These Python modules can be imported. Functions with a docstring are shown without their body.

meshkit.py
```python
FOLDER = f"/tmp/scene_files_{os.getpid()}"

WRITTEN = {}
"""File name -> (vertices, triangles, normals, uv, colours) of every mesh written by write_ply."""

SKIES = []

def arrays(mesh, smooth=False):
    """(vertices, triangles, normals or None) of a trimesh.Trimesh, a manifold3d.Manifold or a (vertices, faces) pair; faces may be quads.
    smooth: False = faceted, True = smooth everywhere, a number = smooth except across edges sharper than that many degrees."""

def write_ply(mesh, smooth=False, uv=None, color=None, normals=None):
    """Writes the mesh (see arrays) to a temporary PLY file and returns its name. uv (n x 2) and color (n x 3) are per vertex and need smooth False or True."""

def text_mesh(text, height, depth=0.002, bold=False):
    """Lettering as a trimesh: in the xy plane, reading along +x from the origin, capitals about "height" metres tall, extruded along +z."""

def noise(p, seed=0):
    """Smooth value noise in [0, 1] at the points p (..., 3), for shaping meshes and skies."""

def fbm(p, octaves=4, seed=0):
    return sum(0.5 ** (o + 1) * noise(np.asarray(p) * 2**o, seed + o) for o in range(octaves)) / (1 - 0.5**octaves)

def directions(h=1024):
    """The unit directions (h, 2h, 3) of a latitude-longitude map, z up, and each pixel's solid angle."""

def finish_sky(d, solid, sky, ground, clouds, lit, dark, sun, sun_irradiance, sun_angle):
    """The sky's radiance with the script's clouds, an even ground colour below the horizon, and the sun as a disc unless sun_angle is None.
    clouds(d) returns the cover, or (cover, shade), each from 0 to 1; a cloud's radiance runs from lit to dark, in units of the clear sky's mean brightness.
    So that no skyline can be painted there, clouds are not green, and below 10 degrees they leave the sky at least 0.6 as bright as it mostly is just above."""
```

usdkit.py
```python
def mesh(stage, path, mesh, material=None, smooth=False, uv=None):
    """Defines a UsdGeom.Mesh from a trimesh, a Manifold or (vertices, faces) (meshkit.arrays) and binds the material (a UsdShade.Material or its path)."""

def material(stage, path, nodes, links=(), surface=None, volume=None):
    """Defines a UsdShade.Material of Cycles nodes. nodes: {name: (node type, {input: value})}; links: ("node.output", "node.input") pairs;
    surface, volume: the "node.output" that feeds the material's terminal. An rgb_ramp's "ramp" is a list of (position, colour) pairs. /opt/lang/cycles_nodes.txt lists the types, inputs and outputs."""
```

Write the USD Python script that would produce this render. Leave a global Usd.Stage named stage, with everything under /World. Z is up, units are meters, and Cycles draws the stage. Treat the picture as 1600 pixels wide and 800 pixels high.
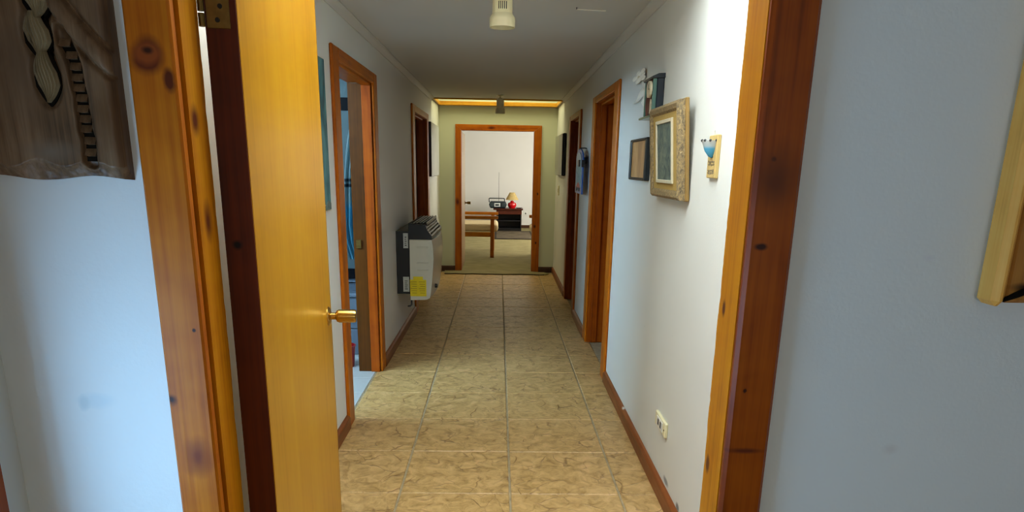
import math, random
import numpy as np, trimesh, manifold3d, usdkit, meshkit
from manifold3d import Manifold, CrossSection
from pxr import Usd, UsdGeom, UsdLux, UsdShade, Gf, Sdf

random.seed(7); rng = np.random.default_rng(7)
stage = Usd.Stage.CreateInMemory()
UsdGeom.SetStageUpAxis(stage, UsdGeom.Tokens.z); UsdGeom.SetStageMetersPerUnit(stage, 1.0)
UsdGeom.Xform.Define(stage, '/World'); UsdGeom.Scope.Define(stage, '/World/Looks')

# ---------------------------------------------------------------- camera, light levels, exposure
EYE = (0.0, 0.0, 1.40)
PITCH, YAW, ROLL, FPX, CY = 0.27838, 0.02319, 0.01763, 1119.626, 580.0
EXPOSURE = 0.0
SKY_NEAR = (11.5, (0.91, 1.0, 0.99))      # daylight through the opal skylight just inside the doorway
SKY_FAR = (4.3, (1.0, 0.93, 0.52))        # yellowed fibreglass skylight at the far end
WIN_FRONT = (11.0, (0.40, 0.78, 1.25))     # low side window of the front room
FILL_REAR = (3.0, (0.92, 0.97, 1.0))       # glowing fill pane added behind the viewer for even ambient light
WIN_BATH = (66.0, (0.52, 0.79, 1.0))       # bathroom window
WIN_LOUNGE = (13.0, (1.0, 0.96, 0.83))     # lounge window
cam = UsdGeom.Camera.Define(stage, '/World/camera')
def cam_axes():
    cp, sp, cy, sy = math.cos(PITCH), math.sin(PITCH), math.cos(YAW), math.sin(YAW)
    f = np.array([sy * cp, cy * cp, -sp]); r0 = np.array([cy, -sy, 0]); u0 = np.cross(r0, f)
    cr, sr = math.cos(ROLL), math.sin(ROLL)
    return cr * r0 + sr * u0, -sr * r0 + cr * u0, f
_r, _u, _f = cam_axes()
cam.AddTransformOp().Set(Gf.Matrix4d(*_r, 0, *_u, 0, *(-_f), 0, *EYE, 1))
cam.CreateHorizontalApertureAttr(36.0); cam.CreateVerticalApertureAttr(18.0)
cam.CreateFocalLengthAttr(FPX / 1600 * 36.0)
cam.CreateVerticalApertureOffsetAttr((CY - 400) / 1600 * 36.0)
cam.CreateClippingRangeAttr((0.05, 200.0)); cam.CreateExposureAttr(EXPOSURE)

# ---------------------------------------------------------------- materials
def S(r, g, b): return tuple(((c / 255 / 12.92) if c / 255 <= 0.04045 else ((c / 255 + 0.055) / 1.055) ** 2.4) for c in (r, g, b))
def L(p): return '/World/Looks/' + p
def plain(name, col, rough=0.5, metal=0.0, var=0.06, scale=30, bump=0.0, spec=0.5, coat=0.0, emit=None):
    n = {'g': ('geometry', {}), 'n': ('noise_texture', {'scale': scale, 'detail': 4}),
         'r': ('rgb_ramp', {'ramp': [(0.25, tuple(c * (1 - var) for c in col)), (0.75, tuple(min(1, c * (1 + var)) for c in col))]}),
         'p': ('principled_bsdf', {'roughness': rough, 'metallic': metal, 'specular_ior_level': spec, 'coat_weight': coat})}
    l = [('g.position', 'n.vector'), ('n.fac', 'r.fac'), ('r.color', 'p.base_color')]
    if emit: n['p'][1].update({'emission_color': emit[1], 'emission_strength': emit[0]})
    if bump: n['b'] = ('bump', {'strength': bump, 'distance': 0.01}); l += [('n.fac', 'b.height'), ('b.normal', 'p.normal')]
    return usdkit.material(stage, L(name), n, l, 'p.BSDF')

def spots(n, l, col_out, marks, seed=0):
    """marks: (centre, radii, colour, softness): wear or knots of their own place and shape, on the surface."""
    for i, (c, r, col, soft) in enumerate(marks):
        k = f'k{i}'
        n[k + 's'] = ('vector_math', {'math_type': 'subtract', 'vector2': c}); l.append(('g.position', k + 's.vector1'))
        n[k + 'm'] = ('vector_math', {'math_type': 'multiply', 'vector2': tuple(1 / x for x in r)}); l.append((k + 's.vector', k + 'm.vector1'))
        n[k + 'l'] = ('vector_math', {'math_type': 'length'}); l.append((k + 'm.vector', k + 'l.vector1'))
        n[k + 'n'] = ('noise_texture', {'scale': 0.45 / max(r[0], 0.004), 'detail': 3}); l.append(('g.position', k + 'n.vector'))
        n[k + 'a'] = ('math', {'math_type': 'multiply_add', 'value2': 0.8, 'value3': -0.4}); l.append((k + 'n.fac', k + 'a.value1'))
        n[k + 'd'] = ('math', {'math_type': 'add'}); l += [(k + 'l.value', k + 'd.value1'), (k + 'a.value', k + 'd.value2')]
        n[k + 'f'] = ('map_range', {'from_min': 1.0 - soft, 'from_max': 1.0 + soft * 0.3, 'to_min': 1.0, 'to_max': 0.0, 'clamp': True}); l.append((k + 'd.value', k + 'f.value'))
        n[k + 'x'] = ('mix', {'mix_type': 'mix', 'color2': col}); l += [(k + 'f.result', k + 'x.fac'), (col_out, k + 'x.color1')]
        col_out = k + 'x.color'
    return col_out

def wood(name, dark, mid, light, axis='z', knots=(), rough=0.38, scale=1.0, coat=0.25, seed=0.0, bump=0.05, blue=0.22):
    dark, mid, light = ((c[0], c[1], c[2] * blue) for c in (dark, mid, light))
    a = {'x': 0, 'y': 1, 'z': 2}[axis]
    s1, s2 = [9 * scale] * 3, [95 * scale] * 3; s1[a], s2[a] = 0.55 * scale, 2.2 * scale
    n = {'g': ('geometry', {}),
         'm1': ('mapping', {'scale': s1, 'location': (seed, seed * 1.7, seed * 0.6)}), 'm2': ('mapping', {'scale': s2}),
         'w': ('noise_texture', {'scale': 1.4, 'detail': 3, 'distortion': 0.9}), 'f': ('noise_texture', {'scale': 1.0, 'detail': 3, 'roughness': 0.6}),
         'bl': ('noise_texture', {'scale': 14.0, 'detail': 3}),
         'a': ('math', {'math_type': 'multiply_add', 'value2': 0.45}), 'h': ('math', {'math_type': 'multiply', 'value2': 0.62}),
         'a2': ('math', {'math_type': 'multiply_add', 'value2': 0.25}),
         'r': ('rgb_ramp', {'ramp': [(0.42, dark), (0.62, mid), (0.86, light)]}),
         'p': ('principled_bsdf', {'roughness': rough, 'coat_weight': 0.0, 'specular_ior_level': 0.2}), 'b': ('bump', {'strength': bump, 'distance': 0.004})}
    l = [('g.position', 'm1.vector'), ('g.position', 'm2.vector'), ('g.position', 'bl.vector'), ('m1.vector', 'w.vector'), ('m2.vector', 'f.vector'),
         ('w.fac', 'h.value1'), ('f.fac', 'a.value1'), ('h.value', 'a.value3'), ('bl.fac', 'a2.value1'), ('a.value', 'a2.value3'), ('a2.value', 'r.fac'), ('f.fac', 'b.height'), ('b.normal', 'p.normal')]
    out = spots(n, l, 'r.color', knots)
    l.append((out, 'p.base_color'))
    return usdkit.material(stage, L(name), n, l, 'p.BSDF')

def plaster(name, col, marks=(), specks=0.0):
    n = {'g': ('geometry', {}), 'n': ('noise_texture', {'scale': 2.2, 'detail': 5, 'roughness': 0.6}), 'f': ('noise_texture', {'scale': 130, 'detail': 3}),
         'r': ('rgb_ramp', {'ramp': [(0.2, tuple(c * 0.95 for c in col)), (0.8, col)]}),
         'v': ('voronoi_texture', {'scale': 7.5, 'feature': 'f1'}), 'vr': ('rgb_ramp', {'ramp': [(0.0, (1, 1, 1)), (0.014, (1, 1, 1)), (0.02, (0, 0, 0)), (1, (0, 0, 0))]}),
         'x': ('mix', {'mix_type': 'mix', 'color2': S(70, 72, 80)}), 'q': ('math', {'math_type': 'multiply', 'value2': specks}),
         'b': ('bump', {'strength': 0.10, 'distance': 0.004}), 'p': ('principled_bsdf', {'roughness': 0.55, 'specular_ior_level': 0.3})}
    l = [('g.position', 'n.vector'), ('g.position', 'f.vector'), ('g.position', 'v.vector'), ('n.fac', 'r.fac'), ('v.distance', 'vr.fac'), ('vr.color', 'q.value1'), ('q.value', 'x.fac'), ('r.color', 'x.color1'),
         ('f.fac', 'b.height'), ('b.normal', 'p.normal')]
    out = spots(n, l, 'x.color', marks)
    l.append((out, 'p.base_color'))
    return usdkit.material(stage, L(name), n, l, 'p.BSDF')

PINE = (S(108, 46, 10), S(168, 84, 20), S(196, 112, 36))
DARKPINE = (S(90, 36, 8), S(136, 58, 12), S(162, 78, 22))
KN = S(52, 18, 6); KN2 = S(92, 36, 14)
M = {}
M['casing_left'] = wood('casing_left', *PINE, knots=[((-0.585, 1.30, 1.565), (0.031, 0.05, 0.032), S(96, 36, 12), 0.35), ((-0.585, 1.30, 1.570), (0.022, 0.05, 0.018), S(136, 62, 20), 0.4), ((-0.583, 1.30, 1.575), (0.010, 0.05, 0.007), S(56, 22, 10), 0.6), ((-0.553, 1.30, 1.53), (0.010, 0.05, 0.022), S(88, 34, 12), 0.5),
      ((-0.612, 1.30, 0.965), (0.011, 0.05, 0.012), KN, 0.6), ((-0.575, 1.30, 0.85), (0.028, 0.05, 0.04), S(120, 50, 14), 0.8), ((-0.556, 1.30, 1.10), (0.004, 0.05, 0.004), KN, 0.4)], seed=3.1)
M['casing_right'] = wood('casing_right', *DARKPINE, knots=[((0.476, 1.30, 1.268), (0.013, 0.05, 0.007), KN, 0.5), ((0.482, 1.30, 1.42), (0.005, 0.05, 0.005), KN, 0.5), ((0.476, 1.30, 0.995), (0.004, 0.05, 0.005), KN, 0.4),
      ((0.488, 1.30, 0.872), (0.04, 0.05, 0.006), KN2, 0.7), ((0.49, 1.30, 1.38), (0.05, 0.05, 0.06), S(96, 42, 10), 0.9)], seed=5.2)
M['jamb_near'] = wood('jamb_near', S(136, 72, 14), S(186, 112, 26), S(206, 138, 44), knots=[((0.451, 1.40, 0.80), (0.05, 0.012, 0.02), KN2, 0.5), ((0.451, 1.395, 1.135), (0.05, 0.010, 0.018), KN2, 0.5), ((-0.541, 1.36, 1.47), (0.05, 0.02, 0.03), KN2, 0.6), ((-0.541, 1.375, 1.29), (0.05, 0.02, 0.04), KN2, 0.7)], seed=1.2)
M['door_face'] = wood('door_face', S(164, 110, 32), S(182, 126, 40), S(190, 138, 52), rough=0.30, scale=0.35, coat=0.8, seed=2.2, bump=0.01)
M['door_edge'] = wood('door_edge', S(52, 18, 6), S(80, 28, 8), S(104, 40, 12), knots=[((-0.51, 1.43, 1.243), (0.010, 0.05, 0.010), S(20, 8, 4), 0.5)], seed=4.0)
M['pine_z'] = wood('pine_z', *PINE, seed=0.7)
M['pine_y'] = wood('pine_y', *PINE, axis='y', seed=0.9)
M['pine_x'] = wood('pine_x', *PINE, axis='x', seed=1.9, knots=[((-0.10, 9.88, 1.88), (0.05, 0.05, 0.02), KN2, 0.7)])
M['darkpine_z'] = wood('darkpine_z', *DARKPINE, seed=6.0)
M['brown_jamb'] = wood('brown_jamb', S(46, 22, 10), S(72, 38, 16), S(90, 50, 24), seed=8.0)
M['far_casing'] = wood('far_casing', S(120, 52, 10), S(160, 80, 20), S(184, 102, 30), seed=9.0, knots=[((0.50, 9.88, 0.62), (0.02, 0.05, 0.025), KN, 0.6), ((0.53, 9.88, 1.05), (0.012, 0.05, 0.02), KN, 0.6), ((0.52, 9.88, 0.40), (0.012, 0.05, 0.02), KN, 0.6), ((-0.545, 9.88, 0.93), (0.03, 0.05, 0.06), KN2, 0.6)])
M['skylight_wood'] = wood('skylight_wood', S(170, 108, 34), S(204, 146, 56), S(224, 170, 78), axis='x', seed=2.7, blue=0.6)
M['skirting'] = wood('skirting', S(86, 42, 22), S(122, 66, 36), S(140, 82, 48), axis='y', seed=4.4, knots=[((0.725, 3.9, 0.075), (0.03, 0.03, 0.008), S(190, 180, 170), 0.4)], blue=0.8)
M['skirting_dark'] = wood('skirting_dark', S(44, 26, 16), S(66, 42, 28), S(84, 56, 38), axis='x', seed=4.9, blue=1.0)
WHITE = (0.73, 0.745, 0.715)
M['wall'] = plaster('wall', WHITE, specks=0.45, marks=[((0.735, 2.84, 0.10), (0.03, 0.05, 0.018), S(140, 142, 142), 0.4), ((0.735, 2.62, 0.085), (0.03, 0.03, 0.02), S(120, 124, 124), 0.4)])
M['wall_front'] = plaster('wall_front', WHITE, specks=0.6, marks=[((-0.768, 1.32, 0.955), (0.034, 0.05, 0.016), S(208, 216, 216), 0.5), ((-0.79, 1.32, 0.95), (0.012, 0.05, 0.018), S(198, 208, 208), 0.5), ((0.80, 1.32, 1.25), (0.012, 0.05, 0.006), S(214, 214, 214), 0.8), ((0.79, 1.32, 0.87), (0.015, 0.05, 0.01), S(212, 210, 205), 0.8)])
M['ceiling'] = plaster('ceiling', (0.60, 0.60, 0.585))
M['far_wall'] = plaster('far_wall', (0.58, 0.60, 0.46))
M['lounge_wall'] = plaster('lounge_wall', (0.70, 0.69, 0.665))
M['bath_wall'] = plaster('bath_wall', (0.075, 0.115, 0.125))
M['grout'] = plain('grout', S(150, 134, 104), 0.85, var=0.25, scale=20, bump=0.3)
M['white_tile'] = plain('white_tile', S(176, 180, 180), 0.35, var=0.03)
M['band_tile'] = plain('band_tile', S(8, 10, 16), 0.6, spec=0.1)
M['brass'] = plain('brass', S(196, 158, 84), 0.22, 1.0, var=0.1)
M['old_brass'] = plain('old_brass', S(116, 92, 48), 0.45, 1.0, var=0.2, scale=60)
M['dark_metal'] = plain('dark_metal', S(40, 36, 30), 0.5, 0.7)
M['cream_plastic'] = plain('cream_plastic', S(228, 220, 180), 0.35, var=0.02)
M['white_plastic'] = plain('white_plastic', S(226, 226, 220), 0.35, var=0.02)
M['black'] = plain('black', S(12, 14, 18), 0.45)
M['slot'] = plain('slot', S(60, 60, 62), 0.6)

def floor_tile_mat(name, seed):
    n = {'g': ('geometry', {}), 'm': ('mapping', {'location': (seed * 3.7, seed * 5.1, seed)}),
         'w': ('noise_texture', {'scale': 3.2, 'detail': 3, 'distortion': 0.6}), 'wm': ('vector_math', {'math_type': 'multiply_add', 'vector2': (0.34, 0.34, 0.34)}),
         'v': ('voronoi_texture', {'feature': 'distance_to_edge', 'scale': 7.0, 'randomness': 1.0}), 'vr': ('rgb_ramp', {'ramp': [(0.0, (1, 1, 1)), (0.012, (0.75,) * 3), (0.045, (0, 0, 0)), (1, (0, 0, 0))]}),
         'gate': ('noise_texture', {'scale': 7.0, 'detail': 2}), 'gr': ('rgb_ramp', {'ramp': [(0.42, (0, 0, 0)), (0.62, (1, 1, 1))]}), 'vg': ('math', {'math_type': 'multiply'}),
         'n': ('noise_texture', {'scale': 15.0, 'detail': 7, 'roughness': 0.68, 'distortion': 1.0}),
         'r': ('rgb_ramp', {'ramp': [(0.30, S(134, 100, 52)), (0.45, S(174, 140, 86)), (0.58, S(194, 158, 104)), (0.76, S(212, 168, 122))]}),
         'x': ('mix', {'mix_type': 'mix', 'color2': S(112, 78, 40)}), 'k': ('math', {'math_type': 'multiply', 'value2': 0.8}),
         'h': ('math', {'math_type': 'multiply_add', 'value2': -1.0}), 'b': ('bump', {'strength': 0.45, 'distance': 0.004}), 'p': ('principled_bsdf', {'roughness': 0.42, 'specular_ior_level': 0.45})}
    l = [('g.position', 'm.vector'), ('m.vector', 'w.vector'), ('w.color', 'wm.vector1'), ('m.vector', 'wm.vector3'), ('wm.vector', 'v.vector'), ('v.distance', 'vr.fac'), ('m.vector', 'gate.vector'), ('gate.fac', 'gr.fac'),
         ('vr.color', 'vg.value1'), ('gr.color', 'vg.value2'), ('m.vector', 'n.vector'), ('n.fac', 'r.fac'), ('vg.value', 'k.value1'), ('k.value', 'x.fac'), ('r.color', 'x.color1'), ('x.color', 'p.base_color'),
         ('vg.value', 'h.value1'), ('n.fac', 'h.value3'), ('h.value', 'b.height'), ('b.normal', 'p.normal')]
    return usdkit.material(stage, L(name), n, l, 'p.BSDF')
FT = [floor_tile_mat(f'floor_tile_{i}', i + 1.0) for i in range(5)]

def glow(name, strength, col):
    n = {'g': ('geometry', {}), 'n': ('noise_texture', {'scale': 3.0}), 'r': ('rgb_ramp', {'ramp': [(0.2, tuple(0.92 * c for c in col)), (0.8, col)]}), 'e': ('emission', {'strength': strength})}
    return usdkit.material(stage, L(name), n, [('g.position', 'n.vector'), ('n.fac', 'r.fac'), ('r.color', 'e.color')], 'e.emission')

# ---------------------------------------------------------------- helpers
_used = {}
def path_for(name, parent):
    base = str(parent.GetPath()) if parent is not None else '/World'
    k = (base, name); n = _used.get(k, 0); _used[k] = n + 1
    return f'{base}/{name}' + (f'_{n:03d}' if n else '')
def setdata(p, label=None, cat=None, group=None, kind=None):
    for k, v in (('label', label), ('category', cat), ('group', group), ('kind', kind)):
        if v: p.SetCustomDataByKey(k, v)
    return p
def put(name, mesh, mat, parent=None, label=None, cat=None, group=None, kind=None, smooth=30):
    m = usdkit.mesh(stage, path_for(name, parent), mesh, M[mat] if isinstance(mat, str) else mat, smooth=smooth)
    return setdata(m.GetPrim(), label, cat, group, kind)
def thing(name, label, cat=None, mat4=None, group=None, kind=None):
    x = UsdGeom.Xform.Define(stage, path_for(name, None))
    if mat4 is not None: x.AddTransformOp().Set(Gf.Matrix4d(*np.asarray(mat4, float).T.ravel()))
    return setdata(x.GetPrim(), label, cat, group, kind)
def copy_of(src, name, label, mat4, group=None):
    x = UsdGeom.Xform.Define(stage, path_for(name, None))
    x.GetPrim().GetReferences().AddInternalReference(src.GetPath()); x.GetPrim().SetInstanceable(True)
    x.ClearXformOpOrder(); x.AddTransformOp(opSuffix='place').Set(Gf.Matrix4d(*np.asarray(mat4, float).T.ravel()))
    setdata(x.GetPrim(), label, src.GetCustomDataByKey('category'), group)
    return x.GetPrim()
def T(x, y, z, rz=0.0):
    m = np.eye(4); c, s = math.cos(rz), math.sin(rz); m[:2, :2] = [[c, -s], [s, c]]; m[:3, 3] = (x, y, z); return m
def rotx(a):
    m = np.eye(4); c, s = math.cos(a), math.sin(a); m[1:3, 1:3] = [[c, -s], [s, c]]; return m
XR = lambda y: 0.728 + 0.0042 * y          # face of the corridor's right wall
XL = lambda y: -0.835 + 0.0052 * y         # face of the corridor's left wall
def on_right(y, z=0.0):                    # local x = to the viewer's right along the wall, y = into the wall, z = up
    d = np.array([0.0042, 1, 0]) / math.hypot(0.0042, 1); m = np.eye(4); m[:3, 0] = -d; m[:3, 1] = np.cross([0, 0, 1], -d); m[:3, 3] = (XR(y), y, z); return m
def on_left(y, z=0.0):
    d = np.array([0.0052, 1, 0]) / math.hypot(0.0052, 1); m = np.eye(4); m[:3, 0] = d; m[:3, 1] = np.cross([0, 0, 1], d); m[:3, 3] = (XL(y), y, z); return m

def cbox(x0, x1, y0, y1, z0, z1, b=0.003):
    b = min(b, abs(x1 - x0) / 2.2, abs(y1 - y0) / 2.2, abs(z1 - z0) / 2.2); pts = []
    for X, sx in ((x0, 1), (x1, -1)):
        for Y, sy in ((y0, 1), (y1, -1)):
            for Z, sz in ((z0, 1), (z1, -1)):
                pts += [(X, Y + sy * b, Z + sz * b), (X + sx * b, Y, Z + sz * b), (X + sx * b, Y + sy * b, Z)]
    return Manifold.hull_points(np.array(pts, np.float32))
def box(x0, x1, y0, y1, z0, z1): return Manifold.cube((x1 - x0, y1 - y0, z1 - z0)).translate((x0, y0, z0))
def CS(pts):
    a = np.asarray(pts, float); x, y = a[:, 0], a[:, 1]
    if np.sum(x * np.roll(y, -1) - y * np.roll(x, -1)) < 0: a = a[::-1]
    return CrossSection([a])
def prism(pts, h, z0=0.0): return Manifold.extrude(CS(pts), h).translate((0, 0, z0))
def xz_prism(pts, y0, y1):                 # polygon in x,z pushed along y
    return Manifold.extrude(CS(pts), abs(y1 - y0)).rotate((90, 0, 0)).translate((0, max(y0, y1), 0))
def yz_prism(pts, x0, x1):                 # polygon in y,z pushed along x
    m = Manifold.extrude(CS(pts), x1 - x0)
    return m.transform(np.array([[0, 0, 1, x0], [1, 0, 0, 0], [0, 1, 0, 0]], float))
def lathe(prof, n=32): return Manifold.revolve(CS(prof), n)
def tube(pts, r, n=8):
    pts = [np.asarray(p, float) for p in pts]; out = None
    for i in range(len(pts) - 1):
        ri, rj = (r[i], r[i + 1]) if np.ndim(r) else (r, r)
        a = Manifold.sphere(ri, n).translate(pts[i]) ; b = Manifold.sphere(rj, n).translate(pts[i + 1])
        h = Manifold.batch_hull([a, b]); out = h if out is None else out + h
    return out
def total(ms):
    out = ms[0]
    for m in ms[1:]: out = out + m
    return out
def grid(nu, nv, fn):
    """A sheet: fn(u, v) -> points; u, v in 0..1."""
    U, V = np.meshgrid(np.linspace(0, 1, nu), np.linspace(0, 1, nv)); P = fn(U, V).reshape(-1, 3)
    i = (np.arange(nv - 1)[:, None] * nu + np.arange(nu - 1)).ravel()
    return P, np.stack([i, i + 1, i + nu + 1, i + nu], 1)

CEIL = 2.158
# ---------------------------------------------------------------- the setting: walls
def wall_mesh(plan, h, holes):
    m = prism(plan, h)
    for b in holes: m = m - box(*b)
    return m
BATH, DC, DA, DB = (3.80, 4.92, 1.905), (7.06, 8.22, 1.885), (4.82, 5.83, 1.885), (7.02, 7.84, 1.875)   # rough openings: from, to, head
put('wall_left', wall_mesh([(XL(1.42), 1.42), (XL(9.9), 9.9), (XL(9.9) - .15, 9.9), (XL(1.42) - .15, 1.42)], CEIL, [(-1.1, -.5, *BATH[:2], -1, BATH[2]), (-1.1, -.5, *DC[:2], -1, DC[2])]), 'wall',
    label='long white plastered corridor wall with the gas heater', kind='structure', cat='wall')
put('wall_right', wall_mesh([(XR(1.42), 1.42), (XR(1.42) + .15, 1.42), (XR(9.9) + .15, 9.9), (XR(9.9), 9.9)], CEIL, [(.5, 1.2, *DA[:2], -1, DA[2]), (.5, 1.2, *DB[:2], -1, DB[2])]), 'wall',
    label='long white plastered corridor wall hung with pictures', kind='structure', cat='wall')
put('wall_far', wall_mesh([(-.95, 9.9), (.95, 9.9), (.95, 10.05), (-.95, 10.05)], CEIL + .4, [(-.53, .505, 9, 11, -1, 1.865)]), 'far_wall', label='cream end wall of the corridor around the lounge doorway', kind='structure', cat='wall')
put('wall_front', wall_mesh([(-.93, 1.32), (2.4, 1.32), (2.4, 1.42), (-.93, 1.42)], 2.4, [(-.575, .485, 1, 2, -1, 1.97)]), 'wall_front', label='pale wall around the nearest doorway with the carved panel', kind='structure', cat='wall')
put('wall_side', wall_mesh([(-1.08, -2.6), (-.93, -2.6), (-.93, 1.42), (-1.08, 1.42)], 2.4, [(-1.2, -.8, .33, 1.06, .42, 1.16)]), 'wall_front', label='side wall of the front room meeting the near wall at a corner', kind='structure', cat='wall')
put('wall_rear', box(-1.08, 2.55, -2.75, -2.6, 0, 2.4) - box(-.2, 1.5, -3, -2, .85, 1.95), 'wall_front', label='rear wall of the front room', kind='structure', cat='wall')
put('wall_side', box(2.4, 2.55, -2.6, 1.42, 0, 2.4), 'wall_front', label='opposite side wall of the front room', kind='structure', cat='wall')
# bathroom
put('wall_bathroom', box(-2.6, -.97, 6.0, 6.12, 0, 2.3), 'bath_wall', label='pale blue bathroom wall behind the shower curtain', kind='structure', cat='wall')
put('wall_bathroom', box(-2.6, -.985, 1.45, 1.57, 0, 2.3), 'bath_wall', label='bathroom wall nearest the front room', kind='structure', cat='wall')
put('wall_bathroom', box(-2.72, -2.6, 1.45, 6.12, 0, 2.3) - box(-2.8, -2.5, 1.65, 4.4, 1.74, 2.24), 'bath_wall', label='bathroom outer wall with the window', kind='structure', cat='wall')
# lounge
put('wall_lounge', box(-2.6, 2.6, 17.2, 17.35, 0, 2.5), 'lounge_wall', label='bright white lounge wall behind the cabinet', kind='structure', cat='wall')
put('wall_lounge', box(-2.75, -2.6, 10.05, 17.35, 0, 2.5), 'lounge_wall', label='plain side wall of the lounge', kind='structure', cat='wall')
put('wall_lounge', box(2.6, 2.75, 10.05, 17.35, 0, 2.5) - box(2.5, 2.9, 11.6, 16.0, .7, 2.05), 'lounge_wall', label='lounge side wall with the window', kind='structure', cat='wall')
put('wall_lounge', total([box(-2.6, -.95, 9.9, 10.05, 0, 2.5), box(.95, 2.6, 9.9, 10.05, 0, 2.5)]), 'lounge_wall', label='lounge wall to either side of the corridor end', kind='structure', cat='wall')
# ceilings
NS = (-.74, .72, 1.62, 2.75)               # near skylight opening
FS = (-.775, .755, 8.93, 9.885)
put('ceiling', box(-.97, .92, 1.42, 9.9, CEIL, CEIL + .09) - box(*NS[:2], *NS[2:], 2, 3) - box(FS[0], FS[1], FS[2], FS[3], 2, 3), 'ceiling', label='flat off-white corridor ceiling', kind='structure', cat='ceiling')
put('ceiling', box(-1.08, 2.55, -2.75, 1.42, 2.4, 2.5), 'ceiling', label='ceiling of the front room', kind='structure', cat='ceiling')
put('ceiling', box(-2.72, -.97, 1.45, 6.12, 2.3, 2.4), 'ceiling', label='ceiling of the bathroom', kind='structure', cat='ceiling')
put('ceiling', box(-2.75, 2.75, 9.9, 17.35, 2.5, 2.6) - box(-1, 1, 9.5, 10.05, 2, 3), 'ceiling', label='ceiling of the lounge', kind='structure', cat='ceiling')
# floors
fl = thing('floor', 'beige stone-look ceramic tiled corridor floor with grey grout', 'floor', kind='structure')
put('grout_bed', box(-.99, .93, .9, 9.9, -.06, -.004), 'grout', fl)
GL, GT = .0045, .0022                      # half widths of the long and the cross joints
xs = [-.90937, -.42035, .06867, .55769, 1.0467]; ys = [2.914926 + k * .48902 for k in range(-4, 15)]
for j in range(len(ys) - 1):
    for i in range(len(xs) - 1):
        x0, x1 = max(xs[i] + GL, -.832), min(xs[i + 1] - GL, .775); y0, y1 = ys[j] + GT, min(ys[j + 1] - GT, 9.9)
        if y1 - y0 < .02: continue
        dz = random.uniform(-.0008, .0006)
        put('tile', cbox(x0, x1, y0, y1, -.012, dz, .0035), FT[random.randrange(5)], fl, smooth=False)
put('floor', box(-1.08, 2.55, -2.75, .9, -.06, 0), FT[0], label='floor of the front room before the doorway', kind='structure', cat='floor')
bf = thing('floor', 'white tiled bathroom floor seen through the open doorway', 'floor', kind='structure')
put('grout_bed', box(-2.72, -.84, 1.45, 6.12, -.07, -.003), 'grout', bf)
for j in range(8):
    for i in range(5):
        x1 = -.845 - i * .36; y0 = 3.38 + j * .332
        put('tile', cbox(x1 - .356, x1, y0, y0 + .328, -.012, 0, .002), 'white_tile', bf, smooth=False)
def carpet_mat(name, a, b):
    n = {'g': ('geometry', {}), 'n': ('noise_texture', {'scale': 240, 'detail': 4}), 'n2': ('noise_texture', {'scale': 5, 'detail': 3}), 'a': ('math', {'math_type': 'multiply_add', 'value2': 0.5}), 'h': ('math', {'math_type': 'multiply', 'value2': 0.5}),
         'r': ('rgb_ramp', {'ramp': [(0.3, a), (0.7, b)]}), 'b': ('bump', {'strength': 0.5, 'distance': 0.006}), 'p': ('principled_bsdf', {'roughness': 0.95, 'specular_ior_level': 0.1})}
    return usdkit.material(stage, L(name), n, [('g.position', 'n.vector'), ('g.position', 'n2.vector'), ('n.fac', 'a.value1'), ('n2.fac', 'h.value1'), ('h.value', 'a.value3'), ('a.value', 'r.fac'), ('r.color', 'p.base_color'), ('n.fac', 'b.height'), ('b.normal', 'p.normal')], 'p.BSDF')
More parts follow.
